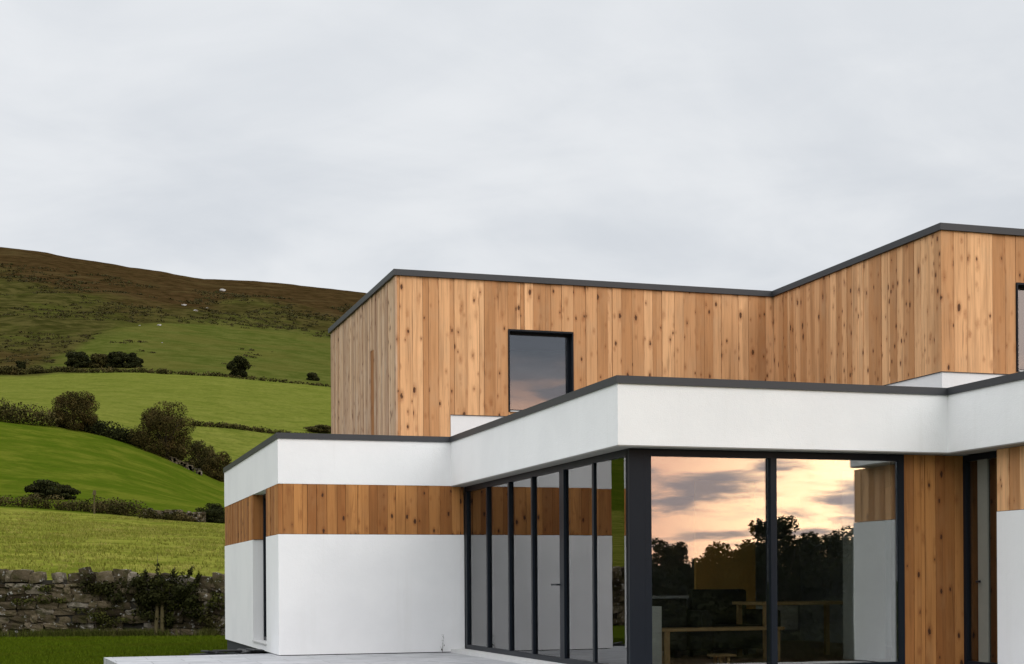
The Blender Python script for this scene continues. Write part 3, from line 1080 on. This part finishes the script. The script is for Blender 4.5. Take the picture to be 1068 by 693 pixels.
# small dark slates left at the terrace edge by the plinth
o = empty('slate_pile', to_world(-2.95, 8.6, LAWN))
o.rotation_euler = (0, 0, TH)
tag(o, 'low pile of dark slates on the lawn beside the house plinth', 'slates')
rs = random.Random(4)
for k in range(6):
    x = -.7 + k * .22
    m_ = MB().box(-.22, .22, -.14, .14, 0, .028, .006)
    s_ = m_.build('slate', M['slate'], o)
    s_.location = (x * .8, rs.uniform(-.1, .1), .22 + .022 * (k % 3)); s_.rotation_euler = (rs.uniform(-.15, .15), rs.uniform(-.25, .2), rs.uniform(-.5, .5))
part(MB().box(-.85, .5, -.16, .16, -.15, .205, .03), 'rubble', 'slate', o)

# weed against the white wall
wp = to_world(2.2 - 2.62 + .12, BF - .06, 0)
wp = to_world(-.17, BF - .07, -.012)
plant('weed', 'thin spindly weed growing at the foot of the white wall', 'plant', wp,
      [(0, 0, .22, .03, .02, .05), (.015, 0, .12, .03, .02, .04), (-.02, 0, .06, .03, .02, .03)], 16, .016, 'leaf_hedge', 3,
      [([(0, 0, 0), (.005, 0, .12), (.02, 0, .28)], .004), ([(0, 0, .03), (-.03, 0, .10)], .003)])

# ------------------------------------------------------------------ trees and hedges on the hillside
def px_size(p, Y): return p * Y / F


def hill_tree(name, label, cat, px, py_base, wpx, hpx, mat, seed, nleaf, group=None, lumps=24, low=.10, lpx=.8, lump=.36, dy=0):
    g = ground_at(px, py_base)
    Y = g.y
    w = px_size(wpx, Y) / 2; h = px_size(hpx, Y)
    cz = h * (.5 + low / 2)
    Rz = h * (.5 - low / 2)
    return tree(name, label, cat, (g.x, g.y + dy, g.z - .05 * h), (w, w * .9, Rz), cz + .05 * h, int(nleaf * 3.2), px_size(lpx, Y), mat, seed, group, lumps, lump=lump)


TG = 'trees standing in the field hedges'
hill_tree('hedgerow_tree', 'large rounded bushy tree in the hedge on the hillside, nearest the house', 'tree', 174, 478, 58, 57, 'leaf_tree', 101, 9000, TG, 34, .02)
hill_tree('hedgerow_tree', 'broad domed tree in the middle of the hillside hedge, second from left', 'tree', 77, 448, 52, 41, 'leaf_tree', 102, 6500, TG, 28, .02)
hill_tree('hedgerow_tree', 'small lone round dark tree on the upper field line', 'tree', 249, 393, 21, 23, 'leaf_dark', 103, 2600, TG, 14, .06)
SG = 'shrubs on the hillside'
hill_tree('shrub', 'ragged olive shrub directly right of the large rounded tree', 'shrub', 207, 489, 34, 30, 'leaf_hedge', 104, 3000, SG, 16, .0)
hill_tree('shrub', 'dark shrub at the house end of the hedge below the large rounded tree', 'shrub', 228, 501, 30, 31, 'leaf_tree', 105, 2800, SG, 16, .0)
hill_tree('shrub', 'flat dark thorn bush behind the lower field wall', 'shrub', 53, 520, 48, 18, 'leaf_dark', 106, 2600, SG, 18, .0, 1.3)
hill_tree('shrub', 'dense dark shrub at the house end of the lower field wall', 'shrub', 222, 545, 36, 20, 'leaf_dark', 107, 2800, SG, 14, .0)
for k, (px, w_, h_, lb) in enumerate(((82, 30, 17, 'dark rounded shrub, left end of the row on the moor edge'),
                                      (104, 22, 15, 'olive shrub in the row on the moor edge, second from left'),
                                      (121, 24, 17, 'tall pointed shrub in the row on the moor edge, third from left'),
                                      (138, 20, 15, 'dark shrub at the right end of the row on the moor edge'))):
    hill_tree('shrub', lb, 'shrub', px, 383.5, w_, h_, 'leaf_dark' if k != 1 else 'leaf_hedge', 110 + k, 1500, 'row of shrubs on the moor edge', 10, .0, 1.3)
hill_tree('shrub', 'tiny dark shrub just above the upper hedge at the left', 'shrub', 22, 386, 12, 9, 'leaf_dark', 120, 500, SG, 6, .0, 1.2)
hill_tree('shrub', 'low dark shrub on the green slope near the larch end wall', 'shrub', 326, 397, 14, 9, 'leaf_dark', 121, 600, SG, 7, .0, 1.2)
hill_tree('shrub', 'low shrub below the upper hedge beside the larch end wall', 'shrub', 335, 451, 34, 8, 'leaf_hedge', 122, 900, SG, 8, .0, 1.2)


def hedge(label, pts, hpx, n, lpx, mat, seed, jitter=.4, name='hedge', gaps=.0, wid=.5):
    """pts: picture points along the hedge's foot, hpx heights there"""
    r = np.random.default_rng(seed)
    P = [ground_at(*p) for p in pts]
    org = P[0].copy()
    seglen = [0]
    for a, b in zip(P, P[1:]): seglen.append(seglen[-1] + (b - a).length)
    bl = []
    tot = seglen[-1]
    k = int(tot / (px_size(hpx[0] + hpx[-1], P[0].y) * .28)) + 6
    for i in range(k):
        s = (i + r.uniform(-.4, .4)) / k * tot
        s = min(max(s, 0), tot)
        x = float(np.interp(s, seglen, [p.x for p in P])); y = float(np.interp(s, seglen, [p.y for p in P]))
        if r.random() < gaps: continue
        hh = px_size(float(np.interp(s, seglen, hpx)), y) * r.uniform(1 - jitter, 1 + jitter * .6)
        z = gz(x, y)
        bl.append((x - org.x, y - org.y + r.normal(0, .15), z - org.z + hh * .45, max(hh * r.uniform(.6, 1.2), .3), hh * wid, hh * .56))
    p, d = blob_leaves(bl, n, seed, .35)
    o = link(name, leaf_mesh(name, p, d, px_size(lpx, P[0].y), seed=seed), M[mat]); o.location = org
    tag(o, label, 'hedge', 'field hedges on the hillside')
    return o


hedge('dark field hedge at the left edge below the pale middle field', [(-120, 436), (-40, 438), (0, 440), (30, 443), (58, 446)], [22, 24, 22, 20, 14], 9000, 1.4, 'leaf_hedge', 41)
hedge('low dark hedge between the domed tree and the large rounded tree', [(96, 452), (120, 459), (150, 467)], [14, 13, 16], 4200, 1.3, 'leaf_dark', 42)
hedge('thin hedge running right from the large rounded tree to the white roof corner', [(200, 444), (240, 447), (287, 453), (345, 460)], [5, 5, 5, 4], 3200, 1.0, 'leaf_hedge', 43)
hedge('long thin hedge along the top of the pale field below the moor', [(-60, 392), (0, 391), (40, 390), (90, 389), (150, 389), (230, 393), (290, 399), (350, 405)], [10, 9, 6, 5, 5, 3.6, 3.6, 3.4], 9000, 1.1, 'leaf_hedge', 44)
hedge('brown overgrown hedge along the foot of the steep green field', [(-80, 526), (0, 528), (50, 531), (100, 535), (150, 540)], [13, 13, 13, 15, 15], 9000, 1.2, 'leaf_hedge', 45, gaps=.1)

# rushes and heather clumps, too many to count
def tussocks():
    r = np.random.default_rng(77)
    n = 5200
    Y = r.uniform(300, 850, n); u = r.uniform(-.37, -.10, n)
    X = u * Y
    mo = masks(X, Y, base_height(X, Y))[0]
    dens = fbm(X / 26, Y / 40, 3, 61)
    k = ((mo > .5) & (dens > -.02)) | ((mo < .5) & (dens > .20) & (Y > 370))
    X, Y = X[k], Y[k]
    Z = full_height(X, Y)
    n = len(X); q = 12
    s_ = r.uniform(.35, 1.25, n) * (Y / 520)
    P = np.repeat(np.stack([X, Y, Z], 1), q, 0); S = np.repeat(s_, q)
    d = r.normal(0, 1, (n * q, 3)); d /= np.linalg.norm(d, axis=1)[:, None]; d[:, 2] = np.abs(d[:, 2])
    P = P + d * (S * np.array([[1.6], [1.6], [.55]]))[:, :].T * r.uniform(.3, 1, n * q)[:, None]
    o = link('heather_clumps', leaf_mesh('heather_clumps', P, d, S * .38, seed=78), M['heather'])
    tag(o, 'dark heather and rush clumps scattered over the moor', 'heather', kind='stuff')


tussocks()

# tumbled field wall between the brown hedge and the dark shrub
fwl = random.Random(8)
bmw = MB()
for i in range(70):
    px = fwl.uniform(152, 214); g = ground_at(px, float(np.interp(px, [150, 235], [540, 547])))
    s = px_size(fwl.uniform(1.5, 3.4), g.y)
    zz = g.z + px_size(fwl.uniform(0, 9.5), g.y)
    x, y = g.x, g.y + fwl.uniform(-.2, .2)
    bmw.box(x - s * .8, x + s * .8, y - .3, y + .3, zz - s * .5, zz + s * .5, s * .18)
core = []
for px in np.linspace(150, 214, 17):
    g = ground_at(float(px), float(np.interp(px, [150, 235], [540, 547]))); core.append(g)
for a, b in zip(core, core[1:]):
    bmw.box(a.x, b.x, a.y - .2, a.y + .2, a.z - .5, a.z + px_size(8.5, a.y))
tag(bmw.build('field_wall', M['stone']), 'tumbled grey stone field wall with pale stones beyond the near field', 'stone wall')
fr_ = random.Random(18)
bmr = MB()
for i in range(46):
    px = fr_.uniform(176, 212); g = ground_at(px, float(np.interp(px, [176, 190, 212], [479.5, 486, 497])))
    s_ = px_size(fr_.uniform(1.2, 3.0), g.y)
    bmr.box(g.x - s_ * .8, g.x + s_ * .8, g.y - .9, g.y - .3, g.z + px_size(fr_.uniform(-.5, 4.0), g.y) - s_ * .5, g.z + px_size(fr_.uniform(1, 4.0), g.y) + s_ * .5, s_ * .15)
tag(bmr.build('field_wall', M['stone']), 'low broken stone wall under the large rounded tree', 'stone wall')
# scrub growing along the field wall
hedge('patchy olive hedge growing against the tumbled field wall', [(150, 541), (180, 543), (206, 545)], [9, 8, 10], 1800, 1.1, 'leaf_hedge', 46, gaps=.35)
g = ground_at(100, 536)
o = MB().tube([(0, 0, -.3), (0, 0, px_size(22, g.y))], [.07, .05], 8).tube([(0, 0, px_size(19, g.y)), (.03, 0, px_size(24, g.y))], [.14, .10], 8).build('fence_post', M['old_wood'])
o.location = (g.x, g.y - .4, g.z)
tag(o, 'short dark fence post standing in the brown hedge', 'post')

# pale boulders on the moor edge
for k, (px, py, w_, lb) in enumerate(((166, 340, 6, 'largest pale boulder on the hillside above the shrubs'),
                                      (145.5, 340, 3, 'small pale boulder left of the largest pale one'),
                                      (169, 358, 2.6, 'small pale boulder on the green slope under the largest one'),
                                      (192, 319, 7, 'long pale outcrop stone on the brown moor'),
                                      (204, 325, 6, 'flat pale outcrop stone below the long one on the moor'),
                                      (232, 304, 9, 'pale rock outcrop high on the moor under the skyline'),
                                      (216, 322, 4, 'small grey outcrop stone right of the flat one'))):
    g = ground_at(px, py)
    s = px_size(w_ * .75, g.y) / 2
    bm = bmesh.new(); bmesh.ops.create_icosphere(bm, subdivisions=2, radius=1)
    rr_ = random.Random(k)
    for v in bm.verts:
        f_ = 1 + rr_.uniform(-.22, .22); v.co = (v.co.x * s * f_, v.co.y * s * f_, v.co.z * s * .5 * f_)
    me = bpy.data.meshes.new('boulder'); bm.to_mesh(me); bm.free()
    o = link('boulder', me, M['boulder']); o.location = (g.x, g.y, g.z + s * .15)
    tag(o, lb, 'boulder', 'pale boulders on the hillside')

# ------------------------------------------------------------------ out-of-view trees the wide window mirrors, plus low shrubs added to darken its reflection
def facing(px, dist):
    """the point dist metres out along the line the window mirrors at column px"""
    u = (px - CX) / F
    t = (EW + QX * (-ST) + QY * CT) / (-u * ST + CT)
    hx, hy = u * t, t
    nx, ny = ST, -CT
    dn = u * nx + ny
    rx, ry = u - 2 * dn * nx, 1 - 2 * dn * ny
    L = math.hypot(rx, ry)
    return hx + rx / L * dist, hy + ry / L * dist


specs = [(692, 22, .62, 2.62, 'leaf_tree'), (707, 23, .55, 2.75, 'leaf_tree'), (735, 11.5, .85, 1.90, 'leaf_dark'), (763, 11, .85, 2.2, 'leaf_dark'),
         (788, 11, .8, 2.50, 'leaf_dark'), (812, 10.6, .75, 2.75, 'leaf_dark'), (836, 11, .85, 2.36, 'leaf_dark'), (862, 11, .8, 2.52, 'leaf_dark'),
         (888, 11, .9, 2.4, 'leaf_dark'), (915, 11.5, 1.0, 2.5, 'leaf_dark'), (650, 12, 1.1, 1.9, 'leaf_dark'), (680, 11, .9, 1.62, 'leaf_dark'), (708, 11.2, .9, 1.66, 'leaf_dark'),
         (665, 10, .7, 1.0, 'leaf_dark'), (694, 10, .7, 1.05, 'leaf_dark'), (722, 9.8, .7, 1.0, 'leaf_dark'), (750, 9.6, .7, 1.1, 'leaf_dark'), (777, 9.6, .7, 1.0, 'leaf_dark'),
         (802, 9.5, .7, 1.1, 'leaf_dark'), (828, 9.5, .7, 1.0, 'leaf_dark'), (855, 9.6, .7, 1.1, 'leaf_dark'), (882, 9.8, .7, 1.05, 'leaf_dark')]
specs += [(px, 6.6 + .2 * (px % 3), .5, .55, 'leaf_dark') for px in range(655, 905, 19)]  # added low row, keeps the bright lawn out of the window's reflection
for k, (px, ds, rw, hh, mt) in enumerate(specs):
    x, y = facing(px, ds)
    o = tree('garden_shrub', 'dark bushy shrub placed out of view across the garden, mirrored in the wide window', 'shrub', (x, y, LAWN - .05), (rw, rw, hh * .50), hh * .50, 13000, .042, mt, 200 + k,
             'shrubs across the garden facing the house', 30, lump=.30, limbs=6)

# ------------------------------------------------------------------ light
SUN_AZ = Vector((.72, -.69, 0)).normalized()
SUN_EL = math.radians(34)
sd = bpy.data.lights.new('sun', 'SUN')
sd.energy = .7; sd.angle = math.radians(38); sd.color = (1.0, .96, .91)
so = bpy.data.objects.new('sun', sd); COL.objects.link(so)
dirv = Vector((SUN_AZ.x * math.cos(SUN_EL), SUN_AZ.y * math.cos(SUN_EL), math.sin(SUN_EL)))
so.rotation_euler = dirv.to_track_quat('Z', 'Y').to_euler()
so.location = dirv * 40 + Vector((0, 0, 10))

w = bpy.data.worlds.new('World'); SC.world = w; w.use_nodes = True
nt = w.node_tree; nt.nodes.clear()
out = nt.nodes.new('ShaderNodeOutputWorld')
sky = nt.nodes.new('ShaderNodeTexSky'); sky.sky_type = 'NISHITA'; sky.sun_disc = False
sky.sun_elevation = SUN_EL; sky.sun_rotation = math.atan2(SUN_AZ.x, SUN_AZ.y)
co = N(nt, 'TexCoord').outputs['Generated']
z = N(nt, 'SeparateXYZ', None, Vector=co).outputs[2]
n1 = noise(nt, vscale(nt, co, (2.4, 2.4, 5.0), (.6, .2, .1)), 1.5, 6, .52, .6)
n2 = noise(nt, vscale(nt, co, (5, 5, 14), (3, 1, 2)), 1.2, 5, .55, .6)
nn = math_n(nt, 'ADD', math_n(nt, 'MULTIPLY', n1, .65), math_n(nt, 'MULTIPLY', n2, .35))
over = mixc(nt, maprange(nt, nn, .36, .64), (6.1, 6.43, 6.9), (8.25, 8.4, 8.6))
over = mixc(nt, maprange(nt, z, .10, .40, 0, .6, False), over, (9.1, 9.3, 9.5))
over = mixc(nt, maprange(nt, z, .36, .95, 0, 1, True), over, (19.0, 19.6, 20.4))
xl = N(nt, 'SeparateXYZ', None, Vector=co).outputs[0]
over = mixc(nt, maprange(nt, xl, -.55, -.95, 0, .8), over, (13.0, 13.5, 14.2))
# brighter cloud high over the garden side, slate bank above the sunset
yb = N(nt, 'SeparateXYZ', None, Vector=co).outputs[1]
back = maprange(nt, yb, .15, -.55)
over = mixc(nt, math_n(nt, 'MULTIPLY', back, maprange(nt, z, .16, .42)), over, (20.5, 20.6, 20.8))
bankn = noise(nt, vscale(nt, co, (4, 4, 22), (1.7, .3, .9)), 1.0, 5, .55, .4)
bank = mixc(nt, maprange(nt, bankn, .38, .62), (3.6, 3.9, 4.7), (5.6, 5.6, 6.2))
over = mixc(nt, math_n(nt, 'MULTIPLY', back, maprange(nt, z, .17, .25, 1, 0)), over, bank)
pdt = N(nt, 'VectorMath', {'operation': 'DOT_PRODUCT'}, i0=co, i1=(.817, -.551, .17)).outputs['Value']
over = mixc(nt, maprange(nt, pdt, .968, .994), over, (26, 21.5, 19.5))
# sunset glow low over the garden side, behind the camera
SS = Vector((.765, -.643, .03)).normalized()
dt = N(nt, 'VectorMath', {'operation': 'DOT_PRODUCT'}, i0=co, i1=tuple(SS)).outputs['Value']
side = maprange(nt, dt, .72, .995)
low = maprange(nt, z, .07, .158, 1, 0)
st1 = noise(nt, vscale(nt, co, (12, 12, 62), (.4, 2.1, .3)), 1.0, 5, .5, .35)
st2 = noise(nt, vscale(nt, co, (34, 34, 190), (5, 1, 3)), 1.0, 5, .6, .4)
stt = math_n(nt, 'ADD', math_n(nt, 'MULTIPLY', st1, .85), math_n(nt, 'MULTIPLY', st2, .15))
cl = maprange(nt, stt, .43, .59)
glowc = mixc(nt, maprange(nt, dt, .985, .9995), (37, 20.5, 13.6), (64, 41, 24))
gl = mixc(nt, cl, glowc, (11.0, 8.8, 9.0))
over = mixc(nt, math_n(nt, 'MULTIPLY', side, low), over, gl)
full = mixc(nt, .93, sky.outputs[0], over)
bg = N(nt, 'Background', None, Color=full, Strength=.1)
nt.links.new(bg.outputs[0], out.inputs['Surface'])

# ------------------------------------------------------------------ camera
cam = bpy.data.cameras.new('camera')
cam.sensor_width = 36; cam.lens = F / 1068 * 36
cam.shift_y = (HZ - 346.5) / 1068
cam.clip_start = .1; cam.clip_end = 9000
c = bpy.data.objects.new('camera', cam); COL.objects.link(c)
c.matrix_world = Matrix.Translation((0, 0, CAMZ)) @ Matrix.Rotation(math.radians(90), 4, 'X') @ Matrix.Rotation(ROLL, 4, 'Z')
SC.camera = c

SC.render.resolution_x, SC.render.resolution_y = 1024, 664
vs = SC.view_settings
vs.view_transform = 'Standard'; vs.look = 'None'; vs.exposure = 0; vs.gamma = 1; vs.use_curve_mapping = False
SC.cycles.max_bounces = 8
SC.cycles.transparent_max_bounces = 12
SC.cycles.use_denoising = True
